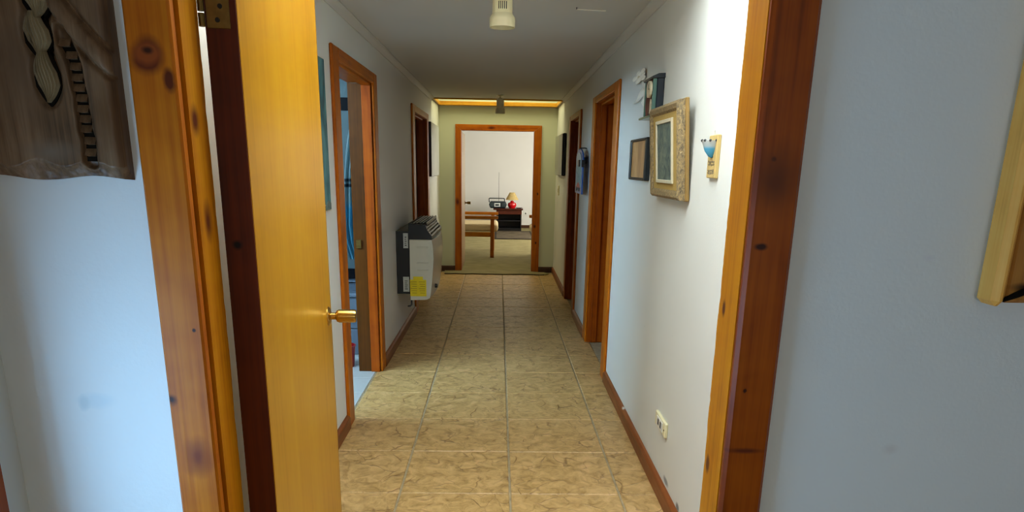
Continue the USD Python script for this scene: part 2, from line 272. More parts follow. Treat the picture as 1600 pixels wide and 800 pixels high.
M['carpet'] = carpet_mat('carpet', S(122, 112, 76), S(156, 146, 104)); M['rug'] = carpet_mat('rug', S(70, 62, 50), S(112, 100, 82)); M['rug_border'] = carpet_mat('rug_border', S(46, 40, 36), S(70, 60, 50))
put('floor', box(-2.75, 2.75, 9.9, 17.35, -.05, .004), 'carpet', label='beige carpeted floor of the bright lounge', kind='structure', cat='floor')
# ---------------------------------------------------------------- doorways: frames
def frame(name_label, mat4, u0, u1, side_w, z_out, z_in, wall_t, zmat, hmat, jmat, face=False):
    """Casing boards, head board and jamb lining; local x along the wall, y into it, z up."""
    t = thing('trim', name_label, 'door frame', mat4, kind='structure'); c = .018
    a, b = u0 + side_w, u1 - side_w
    for s0, s1 in ((u0, a), (b, u1)): put('casing', cbox(s0, s1, -c, 0, 0, z_out, .005), zmat, t)
    put('head_casing', cbox(a, b, -c, 0, z_in, z_out, .005), hmat, t)
    for s0, s1 in ((a - .022, a), (b, b + .022)): put('jamb', cbox(s0, s1, 0, wall_t, 0, z_in, .002), jmat, t)
    put('head_jamb', cbox(a, b, 0, wall_t, z_in, z_in + .02, .002), hmat, t)
    if face:
        for s0, s1 in ((a, a + .012), (b - .012, b)): put('stop', cbox(s0, s1, .002, .062, 0, z_in - .014, .002), 'darkpine_z', t)
        put('head_stop', cbox(a, b, .002, .062, z_in - .014, z_in, .002), hmat, t)
    else:
        for s0, s1 in ((a, a + .014), (b - .014, b)): put('stop', cbox(s0, s1, .03, .075, 0, z_in - .014, .002), jmat, t)
        put('head_stop', cbox(a, b, .03, .075, z_in - .014, z_in, .002), hmat, t)
    return t
cb = (3.71 + 5.0) / 2
bt = frame('orange pine frame around the bathroom doorway', on_left(cb), 3.725 - cb, 4.985 - cb, .13, 1.953, 1.89, .15, 'pine_z', 'pine_y', 'brown_jamb', True)
st = put('strike_plate', cbox(.487, .497, .098, .132, .855, .912, .002), 'old_brass', bt, label='tarnished latch plate on the jamb')
cc = 7.6
frame('dark pine frame of the closed doorway behind the heater', on_left(cc), 6.90 - cc, 8.38 - cc, .18, 1.935, 1.872, .15, 'pine_z', 'pine_y', 'darkpine_z')
ca = 5.3
frame('brown pine frame of the corridor doorway beside the small dark picture', on_right(ca), ca - 5.97, ca - 4.67, .16, 1.925, 1.872, .15, 'pine_z', 'pine_y', 'darkpine_z')
cbb = 7.4
frame('brown pine frame of the corridor doorway beyond the blue hanging board', on_right(cbb), cbb - 7.98, cbb - 6.86, .15, 1.91, 1.86, .15, 'darkpine_z', 'pine_y', 'darkpine_z')
tf = thing('trim', 'wide orange pine frame around the lounge doorway', 'door frame', T(0, 9.9, 0), kind='structure')
put('casing', xz_prism([(-.578, 0), (-.49, 0), (-.49, 1.845), (-.567, 1.917)], -.022, 0), 'far_casing', tf)
put('casing', xz_prism([(.468, 0), (.566, 0), (.566, 1.917), (.468, 1.845)], -.022, 0), 'far_casing', tf)
put('head_casing', xz_prism([(-.567, 1.918), (-.49, 1.846), (.468, 1.846), (.566, 1.918)], -.022, 0), 'pine_x', tf)
put('jamb', cbox(-.53, -.49, 0, .15, 0, 1.845), 'darkpine_z', tf); put('jamb', cbox(.468, .505, 0, .15, 0, 1.845), 'darkpine_z', tf); put('head_jamb', cbox(-.49, .468, 0, .15, 1.845, 1.865), 'pine_x', tf)
# nearest doorway
tn = thing('trim', 'broad knotty pine frame around the nearest doorway', 'door frame', kind='structure')
put('casing', cbox(-.618, -.541, 1.298, 1.32, 0, 2.02, .004), 'casing_left', tn); put('casing', cbox(.451, .535, 1.298, 1.32, 0, 2.02, .007), 'casing_right', tn); put('head_casing', cbox(-.541, .451, 1.298, 1.32, 1.95, 2.02, .004), 'pine_x', tn)
def chipped_board(x0, x1, y0, y1, z0, z1, amp, seed):
    """A board whose far edge is worn and chipped."""
    n = 220; z = np.linspace(z0, z1, n); e = meshkit.fbm(np.stack([np.full(n, seed), z * 9, z * 0], -1), 4, 3); e2 = meshkit.fbm(np.stack([np.full(n, seed + 5), z * 45, z * 0], -1), 3, 5)
    y = y1 - amp * np.clip(e - .35, 0, 1) * 1.2 - amp * np.clip(e2 - .55, 0, 1)
    pts = [(y0, z0)] + list(zip(y, z)) + [(y0, z1)]
    return yz_prism([(float(a), float(b)) for a, b in pts], x0, x1)
put('jamb', chipped_board(-.575, -.541, 1.337, 1.418, 0, 1.95, .006, 2.0), 'jamb_near', tn); put('jamb', cbox(-.575, -.552, 1.32, 1.336, 0, 1.95, .002), 'darkpine_z', tn, label='dark recessed groove strip of the frame')
put('jamb', chipped_board(.451, .485, 1.3185, 1.428, 0, 1.95, .012, 8.0), 'jamb_near', tn, label='lighter jamb board with a chipped edge')
put('head_jamb', cbox(-.541, .451, 1.32, 1.42, 1.95, 1.97, .002), 'pine_x', tn)
# ---------------------------------------------------------------- doors
PHI = 0.087                                 # opened a little past square
dn = thing('door_1', 'yellow varnished plywood door standing open on its brass hinge', 'door', T(-.476, 1.432, 0, math.pi / 2 + PHI), kind='structure')
DT, DLEN, DH = .057, .972, 1.935            # local x along the leaf, y = 0 the corridor face, leaf thickness to +y
put('leaf', cbox(.004, DLEN - .004, 0, DT, .012, DH, .002), 'door_face', dn)
put('edge_strip', cbox(0, .0045, .0005, DT, .012, DH, .0015), 'door_edge', dn, label='dark red-brown hinge edge of the door'); put('edge_strip', cbox(DLEN - .0045, DLEN, 0, DT, .012, DH, .0015), 'door_edge', dn)
h = put('hinge', cbox(-.002, .0005, .012, .053, 1.631, 1.735, .0008), 'old_brass', dn, label='old brass hinge leaf')
for zz in (1.645, 1.668, 1.70): put('screw', Manifold.cylinder(.0015, .0042, .0042, 14).rotate((0, -90, 0)).translate((-.0018, .028 + (.006 if zz < 1.65 else 0), zz)), 'dark_metal', h)
for k in range(4): put('knuckle', Manifold.cylinder(.022, .0058, .0058, 16).translate((-.004, DT + .004, 1.633 + k * .0255)), 'old_brass', h)
kn = put('knob', lathe([(0, 0), (.0115, 0), (.0115, .020), (.0190, .025), (.0218, .031), (.0218, .080), (.0200, .086), (.008, .088), (0, .088)], 36).rotate((90, 0, 0)).translate((.90, -.004, .916)), 'brass', dn, label='brass cylinder door knob', smooth=40)
put('rosette', lathe([(0, 0), (.031, 0), (.031, .003), (.027, .007), (.014, .011), (0, .011)], 36).rotate((90, 0, 0)).translate((.90, .001, .916)), 'brass', kn, smooth=40)
def plain_door(name, label, mat4, w, hgt, mat, knob=None, t=.045):
    d = thing(name, label, 'door', mat4, kind='structure')
    put('leaf', cbox(0, w, 0, t, .01, hgt, .003), mat, d)
    if knob:
        ku, kz, s = knob
        k = put('knob', lathe([(0, 0), (.010, 0), (.010, .035), (.019, .042), (.019, .085), (0, .088)], 24).rotate((90 * s, 0, 0)).translate((ku, 0 if s > 0 else t, kz)), 'old_brass', d, smooth=40)
        put('rosette', lathe([(0, 0), (.028, 0), (.026, .006), (0, .008)], 24).rotate((90 * s, 0, 0)).translate((ku, 0 if s > 0 else t, kz)), 'old_brass', k, smooth=40)
    return d
m = T(-.489, 10.06, 0, math.pi / 2)          # lounge door: swung square into the lounge, its face towards +x
M['lounge_door'] = wood('lounge_door', S(120, 92, 60), S(150, 120, 82), S(172, 144, 104), seed=3.3, blue=1.0)
plain_door('door_2', 'lounge door folded back, seen almost edge on with its knob', m, .88, 1.835, 'lounge_door', (.80, .872, 1))
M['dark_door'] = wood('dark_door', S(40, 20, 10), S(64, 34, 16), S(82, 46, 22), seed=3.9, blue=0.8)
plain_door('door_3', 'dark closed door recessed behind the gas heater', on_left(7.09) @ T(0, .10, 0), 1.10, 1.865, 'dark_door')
# door A: hinged at the near jamb, pushed a little open
plain_door('door_4', 'orange-brown door left slightly ajar with a dark gap', on_right(4.835) @ T(0, .09, 0, math.pi) @ T(0, -.045, 0, -.05), .955, 1.862, 'darkpine_z')
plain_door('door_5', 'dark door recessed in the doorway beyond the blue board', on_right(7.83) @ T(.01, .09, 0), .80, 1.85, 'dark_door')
# closets that close off what lies behind the two doors
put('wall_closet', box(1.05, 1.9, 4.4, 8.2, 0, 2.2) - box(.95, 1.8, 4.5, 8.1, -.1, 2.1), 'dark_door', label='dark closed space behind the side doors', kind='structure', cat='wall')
# ---------------------------------------------------------------- skirting, coving, skylights
SK = [(0, 0), (-.022, 0), (-.022, .058), (-.018, .066), (-.010, .072), (0, .074)]
def skirting(name, mat4, u0, u1, mat, label):
    s = yz_prism([(y, z) for y, z in SK], u0, u1)
    put(name, s.transform(np.asarray(mat4, float)[:3]), mat, label=label, kind='structure', cat='baseboard')
skirting('baseboard_left', on_left(0), 1.45, 3.725, 'skirting', 'brown skirting board of the corridor between doorframe and bathroom')
skirting('baseboard_left', on_left(0), 4.985, 6.90, 'skirting', 'brown skirting board under the gas heater')
skirting('baseboard_left', on_left(0), 8.38, 9.9, 'skirting', 'short brown skirting board at the far corner past the heater')
skirting('baseboard_right', on_right(0), -4.67, -1.45, 'skirting', 'long brown skirting board under the power socket')
skirting('baseboard_right', on_right(0), -6.86, -5.97, 'skirting', 'short brown skirting board under the blue hanging board')
skirting('baseboard_right', on_right(0), -9.9, -7.98, 'skirting', 'brown skirting board below the far light switch')
skirting('baseboard_far', T(0, 9.9, 0), -.785, -.578, 'skirting_dark', 'dark skirting stub at the heater side of the lounge doorway')
skirting('baseboard_far', T(0, 9.9, 0), .566, .77, 'skirting_dark', 'dark skirting stub at the switch side of the lounge doorway')
skirting('baseboard_lounge', T(0, 17.2, 0), -2.6, 2.6, 'skirting_dark', 'dark skirting along the back of the lounge')
CV = [(0, 0), (0, -.036), (-.006, -.036), (-.014, -.022), (-.024, -.011), (-.036, -.006), (-.036, 0)]
for nm, m4, u0, u1, lb in (('trim_coving', on_left(0, CEIL), 1.42, 8.9, 'plaster coving above the heater wall'), ('trim_coving', on_right(0, CEIL), -8.9, -1.42, 'plaster coving above the picture wall')):
    put(nm, yz_prism(CV[::-1], u0, u1).transform(np.asarray(m4, float)[:3]), 'ceiling', label=lb, kind='structure', cat='coving')
def skylight(label, f, mat, wmat, top, drop, lip):
    t = thing('window_skylight', label, 'skylight', kind='structure'); x0, x1, y0, y1 = f
    z = CEIL - drop; h = .046
    fb = .13 if lip else .02
    put('frame_board', cbox(x0, x1, y1 - fb, y1, z, z + h), wmat, t); put('frame_board', cbox(x0, x1, y0, y0 + .02, z, z + h - .0), wmat, t)
    put('frame_board', cbox(x0, x0 + .02, y0 + .02, y1 - fb, z, z + h), wmat, t); put('frame_board', cbox(x1 - .02, x1, y0 + .02, y1 - fb, z, z + h), wmat, t)
    put('shaft', box(x0, x1, y0, y1, z + h, top) - box(x0 + .015, x1 - .015, y0 + .015, y1 - fb + .005, z, top + 1), 'far_wall' if lip else 'ceiling', t)
    put('pane', box(x0, x1, y0, y1, top, top + .012), mat, t)
skylight('skylight over the corridor just inside the nearest doorway', NS, glow('skylight_near', *SKY_NEAR), 'pine_x', CEIL + .35, .0, False)
skylight('wood-trimmed skylight glowing above the lounge doorway', FS, glow('skylight_far', *SKY_FAR), 'skylight_wood', CEIL + .42, .016, True)
def window(label, f, ax, mat, frame_w=.05):
    t = thing('window', label, 'window', kind='structure'); x0, x1, y0, y1, z0, z1 = f
    put('pane', box(x0, x1, y0, y1, z0, z1), mat, t)
    for a, b in ((y0, y0 + frame_w), (y1 - frame_w, y1), ((y0 + y1) / 2 - .02, (y0 + y1) / 2 + .02)): put('sash', cbox(x0 - .015, x1 + .015, a, b, z0, z1), 'pine_z', t)
    for a, b in ((z0, z0 + frame_w), (z1 - frame_w, z1)): put('rail', cbox(x0 - .014, x1 + .014, y0 + frame_w, y1 - frame_w, a, b), 'pine_y', t)
    return t
wf = window('low pine framed side window of the front room', (-1.02, -1.01, .33, 1.06, .42, 1.16), 'x', glow('window_front', *WIN_FRONT))
cu_ = thing('trim_cupboard', 'dark upright wooden strip on the side wall by the corner', 'trim', kind='structure'); put('strip', cbox(-.93, -.905, 1.13, 1.235, 0, 2.1, .004), 'darkpine_z', cu_); put('casing', cbox(-.93, -.905, .25, .33, .36, 1.22, .004), 'darkpine_z', wf); put('sill', cbox(-.93, -.88, .33, 1.06, .38, .42, .004), 'pine_y', wf)
wr = thing('window', 'added glowing fill pane in the rear wall of the front room', 'window', kind='structure'); put('pane', box(-.2, 1.5, -2.69, -2.68, .85, 1.95), glow('fill_rear', *FILL_REAR), wr)  # unseen pane, added to fill the front room with ambient light
for a_, b_ in ((-.2, -.15), (.63, .67), (1.45, 1.5)): put('sash', cbox(a_, b_, -2.70, -2.665, .85, 1.95), 'pine_z', wr)
window('bathroom window above the white tiled floor', (-2.68, -2.67, 1.65, 4.4, 1.74, 2.24), 'x', glow('window_bath', *WIN_BATH))
window('wide window of the bright lounge', (2.66, 2.67, 11.6, 16.0, .7, 2.05), 'x', glow('window_lounge', *WIN_LOUNGE))
# ================================================================ things in the corridor
# ---- gas heater on the left wall (local x along the wall away from the viewer's doorway, y into the wall)
M['enamel'] = plain('enamel', S(214, 214, 200), 0.35, var=0.03, coat=0.3); M['black_enamel'] = plain('black_enamel', S(14, 18, 24), 0.4); M['grille'] = plain('grille', S(20, 26, 34), 0.35)
M['yellow_label'] = plain('yellow_label', S(232, 212, 20), 0.5, var=0.03); M['paper_label'] = plain('paper_label', S(186, 190, 186), 0.5); M['print'] = plain('print', S(60, 62, 60), 0.6); M['ochre_print'] = plain('ochre_print', S(168, 140, 20), 0.6)
HY = 5.75; HLEN = .93
ht = thing('gas_heater', 'white wall-mounted gas heater with black louvred top and yellow label', 'heater', on_left(HY))
put('back_box', xz_prism([(.01, .395), (HLEN - .01, .395), (HLEN - .01, .893), (.01, .893)], -.108, 0), 'black_enamel', ht, label='black rear box of the heater')
# white shell: side profile in (out, z) from the wall
def side_prism(prof, u0, u1): return yz_prism([(-a, b) for a, b in prof], u0, u1)
W0 = .108
shell = [(W0, .345), (.235, .350), (.262, .362), (.272, .40), (.283, .50), (.292, .60), (.297, .68), (.294, .75), (.284, .829), (W0, .829)]
n_ = 24; ring = []
def bowed_shell():
    """the shell's front bows gently outwards along its length"""
    us = np.linspace(0, HLEN, n_); V = []
    for u in us:
        k = 1.0 - (2 * u / HLEN - 1) ** 2
        V += [(u, -(a + (.020 * k if a > W0 else 0)), b) for a, b in shell]
    V = np.array(V); q = len(shell); F = []
    for i in range(n_ - 1):
        for j in range(q): a, b = i * q + j, i * q + (j + 1) % q; F += [(a, b, b + q), (a, b + q, a + q)]
    for e, flip in ((0, False), (n_ - 1, True)):
        for j in range(1, q - 1): t = (e * q, e * q + j + 1, e * q + j); F.append(t[::-1] if flip else t)
    m = trimesh.Trimesh(V, np.array(F), process=False); m.fix_normals(); return m
body = put('shell', bowed_shell(), 'enamel', ht, smooth=25)
for zz in (.765, .640, .585): put('pressed_vent', cbox(-.004, .003, -.255, -.165, zz, zz + .012, .0035), 'enamel', body)
lv = [(W0 - .006, .832), (.286, .832), (.286, .858), (.250, .905), (.236, .945), (W0 - .006, .956)]
hood = side_prism(lv, -.004, HLEN + .004)
for k in range(5): hood = hood - box(.03, HLEN - .03, -.233 + k * .026, -.218 + k * .026, .925, 1.1)
for k in range(4):
    t_ = (k + .5) / 4; yy = .286 - .036 * t_; z_ = .862 + .080 * t_
    hood = hood - box(.03, HLEN - .03, -(yy + .02), -(yy - .02), z_ - .005, z_ + .006)
hd = put('louvre_hood', hood, 'grille', ht, label='black louvred outlet hood')
for k in range(5): put('louvre', cbox(.025, HLEN - .025, -.244 + k * .026, -.232 + k * .026, .935, .961 - k * .0008, .003), 'grille', hd)
put('knob', lathe([(0, 0), (.018, 0), (.016, .02), (0, .02)], 20).rotate((90, 0, 0)).translate((.16, -.292, .44)), 'black', ht)
yl = put('yellow_label', xz_prism([(.106, .378), (.236, .378), (.236, .512), (.21, .512), (.21, .537), (.132, .537), (.132, .512), (.106, .512)], 0, .0015).transform(np.array([[0, 1, 0, -.0015], [-1, 0, 0, 0], [0, 0, 1, 0]], float)), 'yellow_label', ht, label='yellow energy label with fine print')
for k in range(6):
    zz = .492 - k * .018
    for c in range(2): put('print_line', box(-.0026, -.0014, -(.226 - c * .065), -(.175 - c * .065 + .006 * (k % 3)), zz, zz + .004), 'ochre_print', yl)
for z0, z1, y0, y1 in ((.760, .878, .058, .096), (.412, .532, .050, .098)):
    wl = put('paper_label', box(.0084, .0101, -y1, -y0, z0, z1), 'paper_label', ht, label='white rating label')
    for k in range(5): put('print_line', box(.0074, .0085, -y1 + .012 + .003 * (k % 2), -y0 - .012, z0 + .02 + k * .016, z0 + .026 + k * .016), 'print', wl)
put('gas_pipe', tube([(.030, -.112, .37), (.030, -.112, .305), (.030, -.100, .292), (.030, -.085, .29)], .007, 12), 'slot', ht)

# ---- framed things on the walls
def art(name, cols, scale, dist=1.0, stretch=(1, 1, 1), rough=0.5, seed=0.0):
    n = {'g': ('geometry', {}), 'm': ('mapping', {'scale': stretch, 'location': (seed, seed, seed)}), 'n': ('noise_texture', {'scale': scale, 'detail': 5, 'distortion': dist}), 'r': ('rgb_ramp', {'ramp': cols}), 'p': ('principled_bsdf', {'roughness': rough})}
    return usdkit.material(stage, L(name), n, [('g.position', 'm.vector'), ('m.vector', 'n.vector'), ('n.fac', 'r.fac'), ('r.color', 'p.base_color')], 'p.BSDF')
M['gilt'] = art('gilt', [(0.3, S(84, 72, 54)), (0.5, S(134, 116, 84)), (0.64, S(160, 136, 90)), (0.78, S(196, 184, 160))], 120, .8, (1, 1, .7))
M['gilt_inner'] = plain('gilt_inner', S(142, 112, 58), 0.6, var=0.1); M['linen_mat'] = plain('linen_mat', S(176, 148, 82), 0.8, var=0.06, scale=80)
M['slip'] = plain('slip', S(206, 198, 172), 0.5); M['etching'] = art('etching', [(0.25, S(38, 58, 66)), (0.42, S(78, 96, 96)), (0.6, S(108, 122, 110)), (0.8, S(140, 146, 126))], 26, 1.2)
M['sepia'] = art('sepia', [(0.3, S(150, 104, 54)), (0.5, S(178, 132, 76)), (0.62, S(196, 150, 92)), (0.8, S(222, 188, 140))], 6, .6, (1, 1.4, .6), 0.3)
M['dark_green'] = plain('dark_green', S(44, 66, 62), 0.5); M['ebony'] = plain('ebony', S(16, 26, 32), 0.4)
M['canvas_pale'] = art('canvas_pale', [(0.2, S(138, 146, 132)), (0.8, S(166, 172, 160))], 4, .5, rough=0.35); M['navy'] = plain('navy', S(8, 12, 30), 0.5)
M['teal_art'] = art('teal_art', [(0.28, S(22, 60, 72)), (0.45, S(52, 108, 118)), (0.6, S(86, 144, 150)), (0.8, S(70, 86, 84))], 7, 1.6, (1, 1, .45), 0.5)
def tilt_mat(y, z, deg): return on_right(y, z) @ rotx(math.radians(deg))       # top leaning out from the wall
def picture_frame(t, w, hgt, fw, depth, fmat, step=None):
    """four mitred members of a frame, front at -depth"""
    o = [(-w / 2, 0), (w / 2, 0), (w / 2, hgt), (-w / 2, hgt)]; i = [(-w / 2 + fw, fw), (w / 2 - fw, fw), (w / 2 - fw, hgt - fw), (-w / 2 + fw, hgt - fw)]
    for k in range(4):
        a, b, c, d = o[k], o[(k + 1) % 4], i[(k + 1) % 4], i[k]
        outer, inner = [(*a, -depth * .78), (*b, -depth * .78), (*c, -depth * .55), (*d, -depth * .55)], [(*a, 0), (*b, 0), (*c, 0), (*d, 0)]
        def mid(p, q, s): return (p[0] + (q[0] - p[0]) * s, p[1] + (q[1] - p[1]) * s)
        ridge = [(*mid(a, d, .25), -depth), (*mid(b, c, .25), -depth), (*mid(b, c, .6), -depth * .93), (*mid(a, d, .6), -depth * .93)]
        pts = np.array([(x, y, z) for x, z, y in outer + inner + ridge], np.float32)
        put('frame_side', Manifold.hull_points(pts), fmat, t)
pw, ph = .535, .372
bp = thing('framed_picture', 'large worn gilt framed picture with a cream mat, leaning out from the wall', 'picture', tilt_mat(3.105, 1.285, 4.5))
picture_frame(bp, pw, ph, .045, .046, 'gilt')
put('backing', cbox(-pw / 2 - .012, pw / 2 + .012, -.016, -.002, -.004, ph + .004, .003), 'gilt_inner', bp)
put('mat', box(-pw / 2 + .03, pw / 2 - .03, -.034, -.018, .03, ph - .03), 'linen_mat', bp, label='cream gold linen mat')
aw, a0, a1 = .135, .075, .300
sl = [cbox(-aw - .018, -aw, -.042, -.033, a0 - .014, a1 + .014, .002), cbox(aw, aw + .018, -.042, -.033, a0 - .014, a1 + .014, .002), cbox(-aw, aw, -.042, -.033, a0 - .014, a0, .002), cbox(-aw, aw, -.042, -.033, a1, a1 + .014, .002)]
for s_ in sl: put('slip', s_, 'slip', bp, label='pale inner slip frame')
put('print', box(-aw, aw, -.037, -.0335, a0, a1), 'etching', bp, label='grey-green print of a street scene')
sp = thing('framed_picture', 'small black framed picture with a golden brown print', 'picture', on_right(3.865, 1.342))
w2, h2 = .46, .206
for x0, x1, z0, z1 in ((-w2 / 2, -w2 / 2 + .036, 0, h2), (w2 / 2 - .036, w2 / 2, 0, h2), (-w2 / 2 + .036, w2 / 2 - .036, 0, .013), (-w2 / 2 + .036, w2 / 2 - .036, h2 - .013, h2)): put('frame_side', cbox(x0, x1, -.026, 0, z0, z1, .004), 'ebony', sp)
put('print', box(-w2 / 2 + .03, w2 / 2 - .03, -.018, -.010, .010, h2 - .010), 'sepia', sp, label='golden brown print behind glass')
fr = thing('wall_picture', 'pale unframed canvas with dark edges beside the light switch', 'picture', on_right(8.98, 1.305))
put('stretcher', cbox(-.54, .54, -.042, 0, 0, .465, .01), 'navy', fr); put('canvas', cbox(-.535, .535, -.046, -.043, .004, .461, .001), 'canvas_pale', fr)
fl_ = thing('wall_picture', 'tall pale canvas with dark edges on the wall behind the heater', 'picture', on_left(8.86, 1.275))
put('stretcher', cbox(-.50, .50, -.042, 0, 0, .585, .004), 'navy', fl_); put('canvas', cbox(-.497, .497, -.046, -.043, .003, .582, .001), 'canvas_pale', fl_)
tp = thing('wall_picture', 'teal landscape print on the wall partly hidden by the open door', 'picture', on_left(3.28, 1.183))
put('board', cbox(-.27, .27, -.014, 0, 0, .675, .002), 'slip', tp); put('print', box(-.266, .266, -.0155, -.0142, .03, .671), 'teal_art', tp); put('print_corner', xz_prism([(.12, .004), (.266, .004), (.266, .034), (.21, .05)], -.0165, -.0154), 'etching', tp)

# ---- shadow-box clock, pale patches beside it
M['blue_black'] = plain('blue_black', S(14, 30, 44), 0.4); M['figure_red'] = art('figure_red', [(0.3, S(44, 24, 24)), (0.5, S(92, 44, 36)), (0.62, S(120, 66, 54)), (0.8, S(150, 128, 116))], 24, 1.0, (1, 1, .6)); M['pale_glass'] = plain('pale_glass', S(84, 120, 112), 0.2)
M['ivory'] = plain('ivory', S(222, 212, 184), 0.35, var=0.03)
ck = thing('wall_clock', 'small dark box clock with a red figure and an oval ivory dial', 'clock', on_right(3.53, 1.625))
put('case', cbox(-.10, .10, -.036, 0, .012, .172, .006), 'blue_black', ck)
put('top_cap', yz_prism([(0, .168), (-.054, .166), (-.058, .174), (-.030, .186), (0, .188)], -.112, .106), 'blue_black', ck); put('base_ledge', cbox(-.150, .108, -.064, 0, 0, .010, .003), 'pale_glass', ck, label='thin pale ledge of the clock')
for x0, x1 in ((-.096, -.082), (.086, .098)): put('front_post', cbox(x0, x1, -.052, -.034, .012, .168, .003), 'pale_glass', ck)
zz = np.linspace(.014, .164, 22); lft = -.078 + .014 * np.sin(zz * 70); rgt = .064 + .012 * np.sin(zz * 90 + 1.3)
put('figure', xz_prism(list(zip(lft, zz)) + list(zip(rgt[::-1], zz[::-1])), -.048, -.034), 'figure_red', ck, label='dark red painted figure', smooth=50)
put('painted_figure', xz_prism([(.040, .02), (.066, .02), (.062, .045), (.070, .060), (.060, .080), (.048, .082), (.038, .060), (.044, .040)], -.052, -.046), 'slip', ck)
d_ = put('dial', Manifold.cylinder(.010, 1, 1, 40).scale((.044, .036, 1)).rotate((90, 0, 0)).translate((.056, -.054, .122)), 'ivory', ck, label='oval ivory dial', smooth=40)
put('hand', cbox(.054, .058, -.0655, -.064, .122, .144, .0005), 'black', d_); put('hand', cbox(.056, .076, -.0655, -.064, .1205, .1235, .0005), 'black', d_)
M['bright_white'] = plain('bright_white', S(244, 243, 234), 0.6, var=0.02)
fw_ = thing('pale_patches', 'pale patches beside the box clock, shaped as a flower with two ribbon tails', 'ornament', on_right(3.98, 1.80))  # solid stand-ins for pale patches on the wall, given flower and ribbon forms
for k in range(11):
    a = k * 2 * math.pi / 11 + .3; r_ = .13 if k % 2 else .075
    put('petal_patch', Manifold.sphere(1, 20).scale((.058, .006, .013)).translate((math.cos(a) * r_ - .02, -.010 - .003 * (k % 3), math.sin(a) * r_ * .17 + .058 + .004 * (k % 2))), 'bright_white', fw_)
put('centre_patch', Manifold.sphere(.016, 20).scale((2.0, .6, .6)).translate((-.02, -.014, .058)), 'ivory', fw_)
for q in (((.148, .002), (.262, -.012), (.13, -.098), (.03, -.070)), ((.055, -.002), (.138, -.022), (-.04, -.064), (-.20, -.062))):
    q = np.array(q)
    def rib(u, v, q=q):
        p = (q[0] + (q[1] - q[0]) * u[..., None]) * (1 - v[..., None]) + (q[3] + (q[2] - q[3]) * u[..., None]) * v[..., None]
        return np.stack([p[..., 0], -.008 - .004 * np.sin(v * 6 + u * 2), p[..., 1]], -1)
    P_, Q_ = grid(8, 16, rib); back = P_ + [0, .0015, 0]
    put('tail_patch', (np.vstack([P_, back]), np.vstack([Q_, Q_[:, ::-1] + len(P_)])), 'bright_white', fw_, smooth=True)
    c_ = (q[0] + q[1]) / 2; put('patch_link', tube([(c_[0], -.008, c_[1] - .004), (-.02 + .4 * c_[0], -.010, .050)], .0012, 6), 'bright_white', fw_)

# ---- plaque with a half cup, power socket, switch
M['plaque_wood'] = wood('plaque_wood', S(178, 148, 90), S(206, 178, 116), S(220, 194, 136), seed=1.1, bump=.02, blue=1.0)
M['cup_glaze'] = usdkit.material(stage, L('cup_glaze'), {'g': ('geometry', {}), 's': ('separate_xyz', {}), 'r': ('map_range', {'from_min': 1.445, 'from_max': 1.492, 'clamp': True}), 'c': ('rgb_ramp', {'ramp': [(0.0, S(70, 170, 226)), (0.5, S(96, 190, 236)), (0.7, S(196, 214, 222)), (1.0, S(212, 220, 224))]}), 'p': ('principled_bsdf', {'roughness': 0.25})},
    [('g.position', 's.vector'), ('s.z', 'r.value'), ('r.result', 'c.fac'), ('c.color', 'p.base_color')], 'p.BSDF')
pq = thing('wall_plaque', 'narrow pale wood plaque with a small blue and white half cup', 'plaque', on_right(2.53, 1.373))
put('board', cbox(-.05, .05, -.013, 0, 0, .140, .002), 'plaque_wood', pq)
half = lathe([(0, 0), (.012, .004), (.026, .022), (.035, .046), (.040, .056), (.036, .056), (.031, .046), (.022, .024), (.010, .008), (0, .007)], 40) ^ box(-1, 1, -1, .0, -1, 1)
cu = put('half_cup', half.translate((-.002, -.0125, .066)), 'cup_glaze', pq, label='blue and white glazed half cup', smooth=40)
for k in range(7): put('rim_dab', Manifold.sphere(.0045, 10).translate((.038 * math.cos(math.pi + k * math.pi / 6) - .002, .038 * math.sin(math.pi + k * math.pi / 6) - .0125, .122)), 'slot', cu)
put('hanger', tube([(.008, -.008, .139), (.008, -.008, .152), (0, -.007, .158), (-.008, -.008, .152), (-.008, -.008, .139)], .0014, 8), 'white_plastic', pq, label='thin wire hanging loop')
def scrawl(z, n, sd):
    r2 = np.random.default_rng(sd); x = np.linspace(-.036, .034, n); zz = z + .0045 * np.sin(np.arange(n) * 1.9) * r2.uniform(.4, 1.4, n)
    return tube([(a, -.0131, b) for a, b in zip(x, zz)], .0009, 6)
for z_, sd in ((.052, 1), (.044, 2), (.024, 3), (.016, 4)): put('handwriting', scrawl(z_, 16, sd), 'slot', pq, label='line of dark handwriting')
put('handwriting', scrawl(.066, 9, 7).scale((.45, 1, .6)).translate((0, 0, .028)), 'slot', pq)
so = thing('power_socket', 'white two-outlet power socket low on the wall', 'socket', on_right(2.968, .285))
put('plate', cbox(-.098, .098, -.014, 0, 0, .066, .004), 'cream_plastic', so); put('insert', cbox(-.058, .058, -.017, -.013, .010, .056, .002), 'white_plastic', so)
for x_ in (-.032, .012): put('outlet', total([cbox(x_, x_ + .020, -.0182, -.0168, .020, .048, .0005)]), 'slot', so)
put('screw', Manifold.cylinder(.002, .004, .004, 12).rotate((90, 0, 0)).translate((.082, -.0135, .032)), 'black', so)
sw = thing('light_switch', 'slim white light switch beside the lounge doorway', 'switch', on_right(9.28, 1.06))
put('plate', cbox(-.055, .055, -.012, 0, 0, .118, .003), 'cream_plastic', sw); put('rocker', cbox(-.018, .018, -.018, -.011, .035, .083, .002), 'slip', sw)
